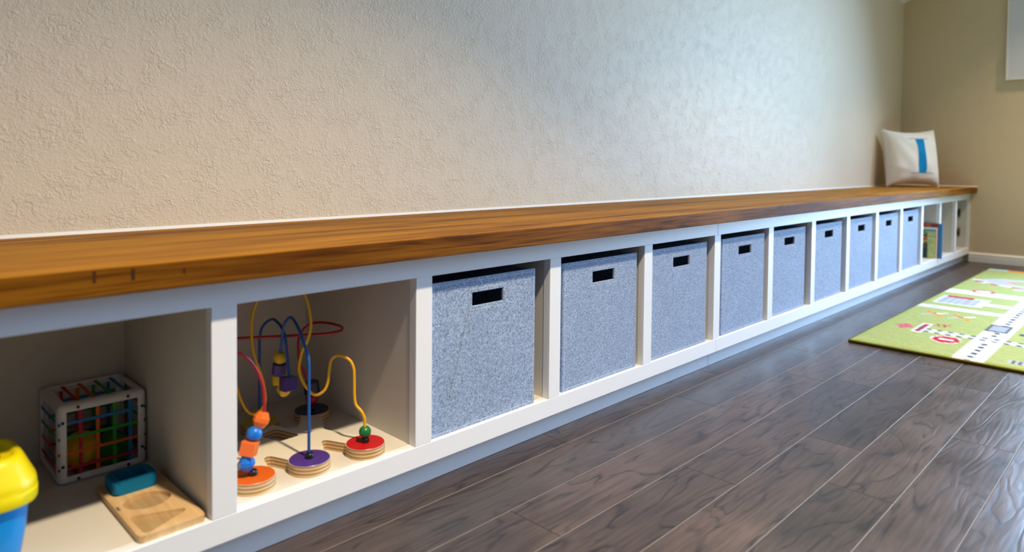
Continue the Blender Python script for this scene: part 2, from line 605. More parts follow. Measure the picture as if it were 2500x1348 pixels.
# baseboard with a moulded profile on the right wall; caulk beads where the worktop meets the walls
bprof = [(0, 0), (0.014, 0), (0.014, 0.034), (0.010, 0.037), (0.010, 0.040), (0.013, 0.042), (0.012, 0.050), (0.006, 0.057), (0, 0.059)]
bm = bmesh.new()
prism(bm, [(-p[0], p[1]) for p in bprof], -0.523, -0.002, Matrix(((1, 0, 0, LX), (0, 0, 1, 0), (0, 1, 0, ZF), (0, 0, 0, 1))))
bmesh.ops.recalc_face_normals(bm, faces=bm.faces)
struct('baseboard_right', bm, M['trim'])
bm = bmesh.new()
prism(bm, [(p[0], p[1]) for p in bprof], X0, LX, Matrix(((0, 0, 1, 0), (1, 0, 0, Y0), (0, 1, 0, ZF), (0, 0, 0, 1))))
bmesh.ops.recalc_face_normals(bm, faces=bm.faces)
struct('baseboard_front', bm, M['trim'])
bm = bmesh.new()
prism(bm, [(0, 0), (-0.005, 0), (-0.0035, 0.003), (0, 0.0055)], X0, LX, Matrix(((0, 0, 1, 0), (1, 0, 0, YB), (0, 1, 0, ZT), (0, 0, 0, 1))))
bmesh.ops.recalc_face_normals(bm, faces=bm.faces)
struct('trim_1', bm, M['caulk'])
bm = bmesh.new()
prism(bm, [(0, 0), (-0.005, 0), (-0.0035, 0.003), (0, 0.0055)], YF, YB, Matrix(((1, 0, 0, LX), (0, 0, 1, 0), (0, 1, 0, ZT), (0, 0, 0, 1))))
bmesh.ops.recalc_face_normals(bm, faces=bm.faces)
struct('trim_2', bm, M['caulk'])

# recessed ceiling downlights, each with its own lamp
for lx, ly, pw, desc in ((0.20, -1.26, 51, 'above the bead maze'), (2.25, -1.26, 24, 'above the middle of the bench'), (4.05, -1.26, 22, 'nearest the end wall')):
    f = empty('recessed_light', (lx, ly, CEIL_HI))
    tag(f, 'round white recessed downlight in the ceiling ' + desc, 'ceiling light', 'recessed ceiling downlights')
    bm = bmesh.new()
    lathe(bm, [(0.062, 0.0), (0.085, 0.0), (0.085, -0.004), (0.066, -0.008), (0.062, -0.004)], 36)
    obj('trim_ring', bm, M['white_metal'], f, True)
    l = bpy.data.lights.new('lamp', 'AREA')
    l.shape, l.size, l.energy, l.color = 'DISK', 0.11, pw, WARM
    l.spread = 1.72
    lo = bpy.data.objects.new('lamp', l)
    COL.objects.link(lo)
    lo.parent = f
    lo.location = (0, 0, -0.006)

# ------------------------------------------------------------------ storage bench
XL = -1.5                                       # left end, well outside the view
bench = empty('cubby_bench', (XL, 0.0, ZF))
tag(bench, 'long low white built-in bench with a row of open square cubbies', 'bench')


def bpart(name, x0, x1, y0, y1, z0, z1, mat, bev=0.0008):
    o = obj(name, B(x0, x1, y0, y1, z0, z1, bev), mat, bench)
    o.location = (-XL, 0, -ZF)
    return o


FT = 0.019
XSEAM = 4 * PT - 0.0185
for a, b in ((XL, XSEAM - 0.0003), (XSEAM + 0.0003, LX - 0.001)):
    bpart('top_rail', a, b, 0, FT, H, ZB - 0.0004, M['white'])
    bpart('bottom_rail', a, b, 0, FT, ZR, 0, M['white'])
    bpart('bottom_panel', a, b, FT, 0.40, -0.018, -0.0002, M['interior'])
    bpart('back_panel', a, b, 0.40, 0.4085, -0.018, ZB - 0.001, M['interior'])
    bpart('toe_kick', a, b, YT, YT + 0.014, ZF, -0.018, M['white'])
for k in range(-1, 15):
    x0 = (k - 2) * PT
    s0, s1 = x0 + W, x0 + PT
    if k == 14: s1 = LX - 0.001
    bpart('stile', s0, s1, 0.00005, FT, 0.0, H, M['white'])
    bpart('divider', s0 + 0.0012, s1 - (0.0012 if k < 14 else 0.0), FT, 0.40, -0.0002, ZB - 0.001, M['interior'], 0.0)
bpart('end_panel', XL, -3 * PT - 0.0371 + W - W, 0.0, 0.40, -0.0002, ZB - 0.001, M['white'])

top = empty('wooden_bench_top', (XL, 0.0, ZB))
tag(top, 'thick honey brown solid wood top running the length of the white bench', 'bench top')
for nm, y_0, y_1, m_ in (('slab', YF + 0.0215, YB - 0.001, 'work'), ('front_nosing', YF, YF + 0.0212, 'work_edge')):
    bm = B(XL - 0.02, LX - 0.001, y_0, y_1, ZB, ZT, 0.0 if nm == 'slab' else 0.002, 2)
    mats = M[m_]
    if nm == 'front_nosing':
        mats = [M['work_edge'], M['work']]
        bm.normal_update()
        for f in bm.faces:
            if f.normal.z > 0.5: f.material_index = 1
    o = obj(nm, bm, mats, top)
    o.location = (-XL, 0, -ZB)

for xm_, z_0, z_1, hw_ in ((-0.1931, 0.3688, 0.3838, 0.0018), (-0.1496, 0.3677, 0.3824, 0.0022), (-0.0871, 0.3690, 0.3763, 0.0016)):  # dark marks in the edge wood, modelled as thin boxes
    o = obj('edge_mark', B(xm_ - hw_, xm_ + hw_, YF - 0.0002, YF + 0.001, z_0, z_1), M['nosing_mark'], top)
    o.location = (-XL, 0, -ZB)

# ------------------------------------------------------------------ felt bins
BW, BH, BD, BT = 0.289, 0.293, 0.292, 0.0055
SX0, SX1, SZ0, SZ1 = 0.107, 0.192, 0.237, 0.2635


def make_bin():
    r = empty('felt_storage_bin')
    bm = bmesh.new()
    xs = [0, SX0, SX1, BW]
    zs = [0, SZ0, SZ1, BH]
    vf = {}
    for side, y in ((0, 0.0), (1, BT)):
        for i, x in enumerate(xs):
            for j, z in enumerate(zs):
                vf[side, i, j] = bm.verts.new((x, y, z))
    for i in range(3):
        for j in range(3):
            if i == 1 and j == 1: continue
            bm.faces.new((vf[0, i, j], vf[0, i + 1, j], vf[0, i + 1, j + 1], vf[0, i, j + 1]))
            bm.faces.new((vf[1, i, j + 1], vf[1, i + 1, j + 1], vf[1, i + 1, j], vf[1, i, j]))
    for i in range(3):
        bm.faces.new((vf[0, i, 0], vf[1, i, 0], vf[1, i + 1, 0], vf[0, i + 1, 0]))
        bm.faces.new((vf[0, i + 1, 3], vf[1, i + 1, 3], vf[1, i, 3], vf[0, i, 3]))
        bm.faces.new((vf[0, 0, i + 1], vf[1, 0, i + 1], vf[1, 0, i], vf[0, 0, i]))
        bm.faces.new((vf[0, 3, i], vf[1, 3, i], vf[1, 3, i + 1], vf[0, 3, i + 1]))
    ring = [(1, 1), (2, 1), (2, 2), (1, 2)]
    for a, b in zip(ring, ring[1:] + ring[:1]):
        bm.faces.new((vf[0, a[0], a[1]], vf[1, a[0], a[1]], vf[1, b[0], b[1]], vf[0, b[0], b[1]]))
    bmesh.ops.recalc_face_normals(bm, faces=bm.faces)
    es = [e for e in bm.edges if len(e.link_faces) == 2 and e.link_faces[0].normal.angle(e.link_faces[1].normal) > 1.0]
    bmesh.ops.bevel(bm, geom=es, offset=0.0012, segments=2, affect='EDGES', profile=0.5)
    fp = obj('front_panel', bm, M['felt'], r)
    obj('side_panel', B(0.001, 0.001 + BT, BT, BD, 0, BH - 0.001, 0.001), M['felt'], r)
    obj('side_panel', B(BW - 0.001 - BT, BW - 0.001, BT, BD, 0, BH - 0.001, 0.001), M['felt'], r)
    obj('rear_panel', B(0.001, BW - 0.001, BD - BT, BD, 0, BH - 0.001, 0.001), M['felt'], r)
    obj('base_panel', B(0.001 + BT, BW - 0.001 - BT, BT, BD - BT, 0, BT), M['felt_in'], r)
    bm = bmesh.new()

    def run(xa, za, xb, zb):
        d = math.hypot(xb - xa, zb - za)
        n = int(d / 0.0052)
        ux, uz = (xb - xa) / d, (zb - za) / d
        for i in range(n):
            s = (i + 0.5) * d / n
            cx, cz = xa + ux * s, za + uz * s
            hl, hw = 0.0016, 0.00042
            hx, hz = abs(ux) * hl + abs(uz) * hw, abs(uz) * hl + abs(ux) * hw
            box(bm, cx - hx, cx + hx, -0.0005, 0.0004, cz - hz, cz + hz)
    e = 0.0055
    run(e, e, BW - e, e); run(e, BH - e, BW - e, BH - e); run(e, e, e, BH - e); run(BW - e, e, BW - e, BH - e)
    g = 0.0075
    run(SX0 - g, SZ0 - g, SX1 + g, SZ0 - g); run(SX0 - g, SZ1 + g, SX1 + g, SZ1 + g)
    run(SX0 - g, SZ0 - g, SX0 - g, SZ1 + g); run(SX1 + g, SZ0 - g, SX1 + g, SZ1 + g)
    obj('stitching', bm, M['thread'], fp)
    return r


bins = {3: .289, 4: .306, 5: .295, 6: .311, 7: .296, 8: .298, 9: .303, 10: .307, 11: .301}
bin_y = {3: .008, 4: .008, 5: .007, 6: .007, 7: .011, 8: .009, 9: .008, 10: .006, 11: .008}
ordn = {3: 'creased mottled grey felt bin nearest the bead maze cubby', 4: 'second mottled grey felt bin from the bead maze', 5: 'third mottled grey felt bin from the bead maze',
        6: 'fourth mottled grey felt bin from the bead maze', 7: 'fifth mottled grey felt bin, middle one of the nine', 8: 'sixth grey felt bin counting from the bead maze',
        9: 'third grey felt bin from the cubby of books', 10: 'second grey felt bin from the cubby of books', 11: 'grey felt bin next to the cubby of books'}
proto = make_bin()
for k in range(3, 12):
    b = proto if k == 3 else copy_tree(proto)
    b.location = ((k - 2) * PT + bins[k] - BW + 0.0002, bin_y[k], 0.0)
    tag(b, ordn[k], 'storage bin', 'felt bins in the bench cubbies')
crease = tube(bmesh.new(), catmull([(0.1018, 0.0, 0.234), (0.084, 0.0, 0.185), (0.071, 0.0, 0.136), (0.056, 0.0, 0.091), (0.050, 0.0, 0.07)], 4), 0.0011, 8)
obj('crease', crease, M['felt'], proto.children[0] if proto.children[0].name.startswith('front_panel') else proto, True)

# ------------------------------------------------------------------ bead maze
maze = empty('bead_maze', (0.157, 0.16, 0.0))
tag(maze, 'wooden bead maze with red, blue and yellow wires on a plywood base', 'toy')
MC = Vector((0.157, 0.16, 0.0))
TH = 0.018
discs = [((0.052, 0.061), 'disc_orange'), ((0.148, 0.056), 'purple'), ((0.252, 0.046), 'red'), ((0.266, 0.260), 'navy'), ((0.162, 0.269), 'olive'), ((0.060, 0.270), 'green')]
DR = 0.0345


def arc(k, a0, a1):
    (cx, cy), _ = discs[k]
    n = max(6, int((a1 - a0) / 6))
    return [(cx + DR * math.cos(math.radians(a0 + (a1 - a0) * i / n)), cy + DR * math.sin(math.radians(a0 + (a1 - a0) * i / n))) for i in range(n + 1)]


outer = (arc(2, 142, 422) + [(.258, .092), (.247, .114), (.236, .138), (.2315, .151), (.236, .163), (.246, .182)] + arc(3, -88, 203)
         + [(.221, .223), (.208, .203), (.199, .198), (.189, .199), (.181, .208)] + arc(4, -72, 203)
         + [(.117, .232), (.105, .210), (.096, .205), (.086, .206), (.078, .214)] + arc(5, -72, 203) + [(.015, .232), (.006, .200), (.004, .165), (.007, .130), (.014, .105)]
         + arc(0, 148, 384) + [(.0875, .089), (.0895, .100), (.0930, .108), (.0985, .1115), (.1040, .1095), (.108, .103)]
         + arc(1, 146, 378) + [(.1890, .081), (.1935, .093), (.1970, .1015), (.2020, .1055), (.2070, .1035), (.211, .097)])
hole = round_poly([(.186, .157), (.166, .214), (.128, .206), (.146, .156)], 0.008, 5)
bm = prism(bmesh.new(), [(x - MC.x, y - MC.y) for x, y in outer], 0.0, TH)
bmesh.ops.recalc_face_normals(bm, faces=bm.faces)
mb = obj('base', bm, [M['ply'], M['mazetop']])
hb = prism(bmesh.new(), [(x - MC.x, y - MC.y) for x, y in hole], -0.01, TH + 0.01)
bmesh.ops.recalc_face_normals(hb, faces=hb.faces)
bool_cut(mb, [obj('cutter', hb, M['ply'])])
for p in mb.data.polygons:
    p.material_index = 1 if p.normal.z > 0.5 else 0
mb.parent = maze


def local(p): return Vector(p) - MC


for (cx, cy), m in discs:
    bm = bmesh.new()
    lathe(bm, [(0.0, TH + 0.0009), (DR - 0.0015, TH + 0.0009), (DR - 0.0008, TH + 0.0001)][::-1], 48, Matrix.Translation((cx - MC.x, cy - MC.y, 0)))
    o = obj('disc_face', bm, M[m], maze)
    bm = bmesh.new()
    lathe(bm, [(0.0068, TH + 0.0008), (0.0072, TH + 0.003), (0.0068, TH + 0.0075), (0.0052, TH + 0.0095), (0.0, TH + 0.0100)], 24, Matrix.Translation((cx - MC.x, cy - MC.y, 0)))
    obj('wire_cap', bm, M['black'], maze, True)

WR = 0.0026
blue = [(0.148, 0.058, 0.020), (0.148, 0.058, 0.107), (0.148, 0.058, 0.163), (0.148, 0.061, 0.190), (0.149, 0.080, 0.214), (0.150, 0.102, 0.235), (0.152, 0.128, 0.245),
        (0.153, 0.151, 0.232), (0.154, 0.163, 0.210), (0.155, 0.170, 0.185), (0.156, 0.177, 0.162), (0.156, 0.181, 0.141), (0.157, 0.183, 0.122), (0.159, 0.176, 0.106), (0.160, 0.162, 0.104),
        (0.160, 0.150, 0.116), (0.160, 0.149, 0.132), (0.160, 0.155, 0.156), (0.160, 0.160, 0.181), (0.160, 0.166, 0.203), (0.160, 0.178, 0.217), (0.160, 0.199, 0.225), (0.160, 0.214, 0.226),
        (0.160, 0.237, 0.217), (0.161, 0.260, 0.200), (0.162, 0.269, 0.179), (0.162, 0.271, 0.154), (0.162, 0.271, 0.020)]
yel = [(.252, .046, .020), (.251, .047, .047), (.251, .047, .061), (.247, .051, .074), (.241, .059, .085), (.239, .061, .100), (.239, .062, .129), (.238, .063, .152), (.232, .069, .167), (.220, .083, .174), (.212, .093, .166),
       (.209, .096, .147), (.207, .098, .124), (.202, .104, .108), (.192, .116, .101), (.182, .127, .113), (.175, .136, .133), (.173, .138, .152), (.177, .134, .179), (.183, .126, .199), (.187, .122, .222), (.186, .123, .248),
       (.180, .130, .281), (.166, .146, .303), (.146, .170, .309), (.131, .187, .292), (.123, .196, .269), (.117, .203, .242), (.116, .205, .209), (.118, .203, .180), (.122, .198, .157), (.129, .190, .130), (.132, .186, .104),
       (.132, .186, .084), (.126, .193, .069), (.118, .203, .062), (.110, .212, .068), (.102, .221, .089), (.098, .225, .109), (.088, .237, .135), (.074, .254, .138), (.063, .267, .115), (.060, .270, .080), (.060, .270, .020)]
red = [(.0505, .061, .020), (.044, .061, .030), (.041, .061, .041), (.046, .061, .063), (.054, .061, .083), (.065, .061, .101), (.070, .061, .114), (.071, .061, .131), (.069, .061, .155), (.061, .061, .181), (.049, .061, .201), (.038, .062, .213), (.027, .066, .219),
       (.016, .085, .220), (.012, .120, .216), (.014, .160, .211), (.026, .195, .206), (.055, .218, .202), (.097, .220, .200), (.165, .179, .200), (.221, .147, .200), (.248, .141, .200), (.266, .148, .200), (.277, .165, .200), (.280, .185, .200), (.275, .214, .200),
       (.265, .235, .199), (.255, .250, .194), (.243, .258, .181), (.237, .260, .163), (.237, .260, .142), (.239, .260, .119), (.249, .260, .099), (.259, .260, .078), (.266, .260, .062), (.266, .260, .042), (.266, .260, .020)]
for nm, pts in (('blue', blue), ('yellow', yel), ('red', red)):
    bm = tube(bmesh.new(), [local(p) for p in catmull(pts, 5)], WR, 12)
    tag(obj('wire', bm, M['wire_' + nm], maze, True), nm + ' bent wire')


def frame(p, d):
    d = Vector(d).normalized()
    return Matrix.Translation(local(p)) @ d.to_track_quat('Z', 'Y').to_matrix().to_4x4()


def ball_prof(r, n=14, cut=0.86):
    a0 = math.asin(cut)
    return [(0.0028, -r * math.sin(a0) * 1.0)] + [(r * math.cos(a), r * math.sin(a)) for a in [(-a0 + 2 * a0 * i / n) for i in range(n + 1)]] + [(0.0028, r * math.sin(a0))]


def bead(kind, p, d, mat, r=0.0118, rot=0.0):
    bm = bmesh.new()
    Mx = frame(p, d)
    if kind == 'ball':
        lathe(bm, ball_prof(r), 28, Mx)
        obj('bead', bm, M[mat], maze, True)
    elif kind == 'facet':
        lathe(bm, [(0.003, -r * 0.95), (r * 0.62, -r * 0.95), (r, -r * 0.25), (r, r * 0.25), (r * 0.62, r * 0.95), (0.003, r * 0.95)], 8, Mx, rot)
        obj('bead', bm, M[mat], maze)
    elif kind == 'hex':
        lathe(bm, [(0.003, -r * 0.85), (r * 0.95, -r * 0.85), (r, -r * 0.75), (r, r * 0.75), (r * 0.95, r * 0.85), (0.003, r * 0.85)], 6, Mx, rot)
        obj('bead', bm, M[mat], maze)
    elif kind == 'cube':
        box(bm, -r, r, -r, r, -r, r, 0.0012, 2)
        bmesh.ops.transform(bm, matrix=Mx @ Matrix.Rotation(rot, 4, 'Z'), verts=bm.verts)
        obj('bead', bm, M[mat], maze)
    else:
        lathe(bm, [(0.003, -r * 0.8), (r * 0.9, -r * 0.8), (r, -r * 0.65), (r, r * 0.65), (r * 0.9, r * 0.8), (0.003, r * 0.8)], 28, Mx)
        obj('bead', bm, M[mat], maze, True)


bead('facet', (.042, .061, .0415), (-.05, 0, 1), 'blue', 0.0122, 0.3)
bead('cube', (.0460, .061, .0640), (.25, 0, 1), 'orange', 0.0112, 0.75)
bead('ball', (.0545, .061, .0850), (.45, 0, 1), 'blue', 0.0120)
bead('facet', (.0655, .061, .1045), (.40, 0, 1), 'orange', 0.0128, 0.2)
bead('ball', (.156, .176, .163), (0, -.3, 1), 'yellow', 0.0118)
bead('hex', (.1565, .181, .141), (0, -.2, 1), 'purple', 0.0125, 0.4)
bead('cylinder', (.1575, .184, .121), (0, .1, 1), 'yellow', 0.0118)
bead('cylinder', (.1595, .170, .1045), (0, 1, .3), 'yellow', 0.0105)
bead('cube', (.158, .149, .1215), (0.06, .12, 1), 'purple', 0.0122, 0.35)
bead('hex', (.266, .260, .0625), (-.1, 0, 1), 'navy', 0.0150, 0.2)
bead('ball', (.266, .260, .0400), (0, 0, 1), 'red', 0.0120)
bead('ball', (.2515, .0465, .0375), (0, 0, 1), 'green', 0.0108)

# ------------------------------------------------------------------ elastic band cube and the shapes in it
CX0, CY0, CS = -0.170, 0.268, 0.130
cube = empty('elastic_band_cube', (CX0, CY0, 0.0))
tag(cube, 'white framed sensory cube criss-crossed by coloured elastic bands', 'toy')
bm = bmesh.new()
bmesh.ops.create_cube(bm, size=CS, matrix=Matrix.Translation((CS / 2, CS / 2, CS / 2)))
bmesh.ops.bevel(bm, geom=list(bm.edges), offset=0.009, segments=4, affect='EDGES', profile=0.5)
big = [f for f in bm.faces if f.calc_area() > 0.008]
bmesh.ops.inset_individual(bm, faces=big, thickness=0.0055, depth=0.0)
big = [f for f in bm.faces if f.calc_area() > 0.008]
win_v = list({v for f in big for v in f.verts})
bmesh.ops.delete(bm, geom=big, context='FACES')
fr = obj('frame', bm, M['cubeframe'], cube, True)
so = fr.modifiers.new('s', 'SOLIDIFY')
so.thickness, so.offset = 0.006, -1.0
be = fr.modifiers.new('b', 'BEVEL')
be.width, be.segments, be.limit_method, be.angle_limit = 0.0012, 2, 'ANGLE', 0.7
apply_mods(fr)
bcol = ['band_red', 'band_orange', 'band_green', 'band_blue']


def band_loop(axis, pos, ins, hw, mat):
    bm = bmesh.new()
    lo, hi, t = ins, CS - ins, 0.0012
    for a0, a1, b0, b1 in ((lo, hi, lo, lo + t), (lo, hi, hi - t, hi), (lo, lo + t, lo, hi), (hi - t, hi, lo, hi)):
        if axis == 'x': box(bm, pos - hw, pos + hw, a0, a1, b0, b1)
        else: box(bm, a0, a1, b0, b1, pos - hw, pos + hw)
    obj('elastic_band', bm, M[mat], cube)


for i, fx in enumerate((0.25, 0.44, 0.63, 0.81)): band_loop('x', fx * CS, 0.0030, 0.0026, bcol[i])
for i, fz in enumerate((0.20, 0.39, 0.58, 0.76)): band_loop('z', fz * CS, 0.0015, 0.0022, bcol[i])
for sx_, sz_ in ((0.055, 0.24), (0.055, 0.78), (0.22, 0.945), (0.78, 0.945), (0.945, 0.78), (0.945, 0.24), (0.22, 0.055), (0.78, 0.055)):
    bm = bmesh.new()
    lathe(bm, [(0.0024, -0.001), (0.0024, 0.0012), (0.0018, 0.0016), (0.0, 0.0016)], 14, Matrix.Translation((sx_ * CS, 0.0, sz_ * CS)) @ Matrix.Rotation(PI / 2, 4, 'X'))
    obj('screw', bm, M['screw'], fr)

bm = bmesh.new()
R_ = 0.029
lathe(bm, [(R_ * math.cos(a) if abs(a) < 1.55 else 0.0, R_ * math.sin(a)) for a in [(-PI / 2 + PI * i / 24) for i in range(25)]], 40)
for v in bm.verts:
    a = math.atan2(v.co.y, v.co.x)
    v.co *= 1 + 0.022 * math.cos(14 * a) * (v.co.xy.length / R_)
o = obj('textured_ball', bm, plain('mustard_rubber', (0.75, 0.42, 0.01), 0.55, 0.4), None, True, (CX0 + 0.043, CY0 + 0.045, 0.0075 + R_ * 1.02))
tag(o, 'mustard yellow ribbed ball inside the elastic band cube', 'ball')
py = empty('sorting_block', (CX0 + 0.090, CY0 + 0.042, 0.0075))
tag(py, 'green sorting block with a raised triangle inside the elastic band cube', 'block')
mgreen = plain('green_rubber', (0.03, 0.20, 0.02), 0.5, 0.4)
poly = round_poly([(-0.026, 0), (0.026, 0), (0.020, 0.036), (0.0, 0.050), (-0.020, 0.036)], 0.006)
MXZ = Matrix(((1, 0, 0, 0), (0, 0, 1, 0), (0, 1, 0, 0), (0, 0, 0, 1)))
bm = prism(bmesh.new(), poly, -0.015, 0.015, MXZ)
bmesh.ops.recalc_face_normals(bm, faces=bm.faces)
pyb = obj('body', bm, mgreen, py)
bm = tube(bmesh.new(), [(-0.012, -0.0155, 0.008), (0.012, -0.0155, 0.008), (0.0, -0.0155, 0.030)], 0.0016, 8, True)
obj('raised_triangle', bm, plain('lime_rubber', (0.12, 0.42, 0.03), 0.5, 0.4), pyb, True)
bm = B(-0.022, 0.022, -0.020, 0.020, 0, 0.040, 0.006, 3)
o = obj('maroon_block', bm, plain('maroon_rubber', (0.12, 0.008, 0.02), 0.5, 0.4), None, True, (CX0 + 0.083, CY0 + 0.092, 0.0075))
o.name = 'rounded_block'
tag(o, 'dark maroon rounded block at the back of the elastic band cube', 'block')
bm = lathe(bmesh.new(), [(0.0, 0), (0.017, 0), (0.019, 0.003), (0.019, 0.036), (0.016, 0.040), (0.0, 0.040)], 6)
o = obj('hexagon_block', bm, plain('teal_rubber', (0.005, 0.07, 0.12), 0.5, 0.4), None, False, (CX0 + 0.038, CY0 + 0.097, 0.0075))
tag(o, 'dark teal hexagonal block behind the mustard ball in the cube', 'block')

# ------------------------------------------------------------------ puzzle board and blue ring piece
bx0, bx1, by0, by1, bt = -0.132, -0.043, 0.006, 0.212, 0.010
bd = empty('shape_puzzle_board', (bx0, by0, 0.0))
tag(bd, 'pale wooden puzzle board with lens and triangle recesses beside the band cube', 'puzzle')
lens = []
for i in range(40):
    th = 2 * PI * i / 40
    x, y = 0.0325 * math.cos(th), 0.0275 * math.sin(th) * (0.75 + 0.25 * abs(math.sin(th)))
    a = -0.12
    lens.append((-0.0890 + x * math.cos(a) - y * math.sin(a), 0.110 + x * math.sin(a) + y * math.cos(a)))
tri = round_poly([(-0.1255, 0.077), (-0.1235, 0.008), (-0.0490, 0.044)], 0.009, 6)
rec = round_poly([(-0.117, 0.154), (-0.066, 0.154), (-0.066, 0.199), (-0.117, 0.199)], 0.006, 4)
bm = prism(bmesh.new(), round_poly([(bx0, by0), (bx1, by0), (bx1, by1), (bx0, by1)], 0.008, 5), 0.0, bt)
bmesh.ops.bevel(bm, geom=[e for e in bm.edges if abs(e.verts[0].co.z - e.verts[1].co.z) < 1e-6], offset=0.0012, segments=2, affect='EDGES')
ob = obj('board', bm, M['beech'])
cuts = []
for pl in (lens, tri, rec):
    bm = prism(bmesh.new(), pl, 0.0042, 0.02)
    bmesh.ops.recalc_face_normals(bm, faces=bm.faces)
    cuts.append(obj('cutter', bm, M['beech']))
bool_cut(ob, cuts)
ob.parent = bd
ob.location = (-bx0, -by0, 0)
for pl in (lens, tri, rec):
    rf = obj('recess_floor', prism(bmesh.new(), pl, 0.0040, 0.0046), M['recess'], ob)
bm = bmesh.new()
for k, (dx, w_, dz) in enumerate(((0, 0.0016, 0.0), (0.0035, 0.0011, 0.0012), (0.0062, 0.0016, 0.0))):
    box(bm, -0.1300, -0.1262, 0.104 + dx * 1.5, 0.104 + dx * 1.5 + w_ * 1.6, bt, bt + 0.0003)
box(bm, -0.1300, -0.1289, 0.104, 0.1158, bt, bt + 0.0003)
mk_ = obj('printed_mark', bm, M['print_mark'], ob)
bm = prism(bmesh.new(), round_poly([(-0.031, -0.0265), (0.031, -0.0265), (0.031, 0.0265), (-0.031, 0.0265)], 0.008, 6), 0.0, 0.019)
bmesh.ops.bevel(bm, geom=[e for e in bm.edges if abs(e.verts[0].co.z - e.verts[1].co.z) < 1e-6], offset=0.003, segments=3, affect='EDGES')
ring = obj('puzzle_piece', bm, M['teal'])
c = obj('cutter', prism(bmesh.new(), round_poly([(-0.0200, -0.0155), (0.0200, -0.0155), (0.0200, 0.0155), (-0.0200, 0.0155)], 0.002, 3), 0.006, 0.03), M['teal'])
bool_cut(ring, [c])
ring.location = (-0.0915, 0.1765, bt + 0.0002)
tag(ring, 'thick blue rectangular ring piece lying on the wooden puzzle board', 'puzzle piece')

# ------------------------------------------------------------------ sorting bucket
bk = empty('sorting_bucket', (-0.298, 0.092, 0.0))
tag(bk, 'blue toy bucket with a yellow holed lid at the left edge', 'bucket')


def sq_ring(bm, h, z, n=64, p=4.0):
    vs = []
    for i in range(n):
        th = 2 * PI * i / n
        c_, s_ = math.cos(th), math.sin(th)
        rr = h / (abs(c_) ** p + abs(s_) ** p) ** (1 / p)
        vs.append(bm.verts.new((rr * c_, rr * s_, z)))
    return vs


def sq_loft(bm, prof, p=4.0, cap0=True, cap1=True):
    rs = [sq_ring(bm, h, z, 64, p) for h, z in prof]
    for A, C in zip(rs[:-1], rs[1:]):
        for k in range(64): bm.faces.new((A[k], A[(k + 1) % 64], C[(k + 1) % 64], C[k]))
    if cap0: bm.faces.new(rs[0][::-1])
    if cap1: bm.faces.new(rs[-1])
    return bm


bm = sq_loft(bmesh.new(), [(0.030, 0.0), (0.040, 0.003), (0.0465, 0.015), (0.052, 0.050), (0.0560, 0.095), (0.0565, 0.112)], 3.6)
obj('body', bm, M['b_blue'], bk, True)
bm = sq_loft(bmesh.new(), [(0.0572, 0.088), (0.0630, 0.0882), (0.0642, 0.0905), (0.0645, 0.1025), (0.0634, 0.1040), (0.0636, 0.110), (0.0626, 0.115), (0.0600, 0.120), (0.0520, 0.138), (0.0495, 0.1425), (0.0465, 0.1455), (0.0425, 0.1465), (0.0395, 0.1450), (0.0375, 0.1420), (0.0360, 0.1415)], 3.6)
lid = obj('lid', bm, M['b_yellow'], bk)
cs = []
for (px, py_, kind) in ((0.016, -0.012, 0), (-0.020, -0.012, 1), (0.0, 0.020, 2)):
    if kind == 0: pl = round_poly([(-0.013, -0.009), (0.011, -0.009), (0.011, 0.009), (-0.013, 0.009)], 0.006, 5)
    elif kind == 1: pl = [(0.011 * math.cos(2 * PI * i / 28), 0.011 * math.sin(2 * PI * i / 28)) for i in range(28)]
    else: pl = round_poly([(-0.013, -0.009), (0.013, -0.009), (0.0, 0.012)], 0.003, 4)
    cb = prism(bmesh.new(), [(x + px, y + py_) for x, y in pl], 0.122, 0.16)
    co_ = obj('cutter', cb, M['b_yellow'])
    co_.location = (-0.298, 0.092, 0)
    cs.append(co_)
bool_cut(lid, cs)
smooth_by_angle(lid, 40)

# ------------------------------------------------------------------ books
BXR = 10 * PT + W


def cover_mesh(name, w, h, fn, parent, loc, mat):
    """a thin printed cover in the y-z plane; fn(u, v) gives its colours."""
    nu, nv = 44, 60
    me = bpy.data.meshes.new(name)
    vs = [(0.0, w * i / nu, h * j / nv) for j in range(nv + 1) for i in range(nu + 1)]
    fs = []
    for j in range(nv):
        for i in range(nu):
            a = j * (nu + 1) + i
            fs.append((a, a + nu + 1, a + nu + 2, a + 1))
    me.from_pydata(vs, [], fs)
    at = me.color_attributes.new('Col', 'FLOAT_COLOR', 'POINT')
    for k, v in enumerate(vs):
        at.data[k].color = (*fn(v[1] / w, v[2] / h), 1)
    me.materials.append(mat)
    o = bpy.data.objects.new(name, me)
    COL.objects.link(o)
    o.parent = parent
    o.location = loc
    sd = o.modifiers.new('s', 'SOLIDIFY')
    sd.thickness, sd.offset = 0.0008, -1.0
    return o


def book(name, label, x, y, w, h, t, fn, spine_mat):
    r = empty(name, (x, y, 0.0003))
    tag(r, label, 'book', 'picture books in the far cubby')
    obj('page_block', B(0.003, t - 0.002, 0.003, w - 0.004, 0.003, h - 0.003), M['page'], r)
    obj('spine', B(0.0, t, -0.001, 0.0025, 0.0, h, 0.0006), spine_mat, r)
    obj('back_cover', B(t - 0.002, t, 0.002, w, 0.0, h, 0.0004), spine_mat, r)
    fbd = obj('front_board', B(0.001, 0.003, 0.002, w, 0.0, h, 0.0004), spine_mat, r)
    cover_mesh('cover_print', w - 0.001, h - 0.001, fn, fbd, (0.0009, 0.0005, 0.0005), M['cover'])
    return r


def hsh(a, b): return (math.sin(a * 127.1 + b * 311.7) * 43758.5453) % 1.0


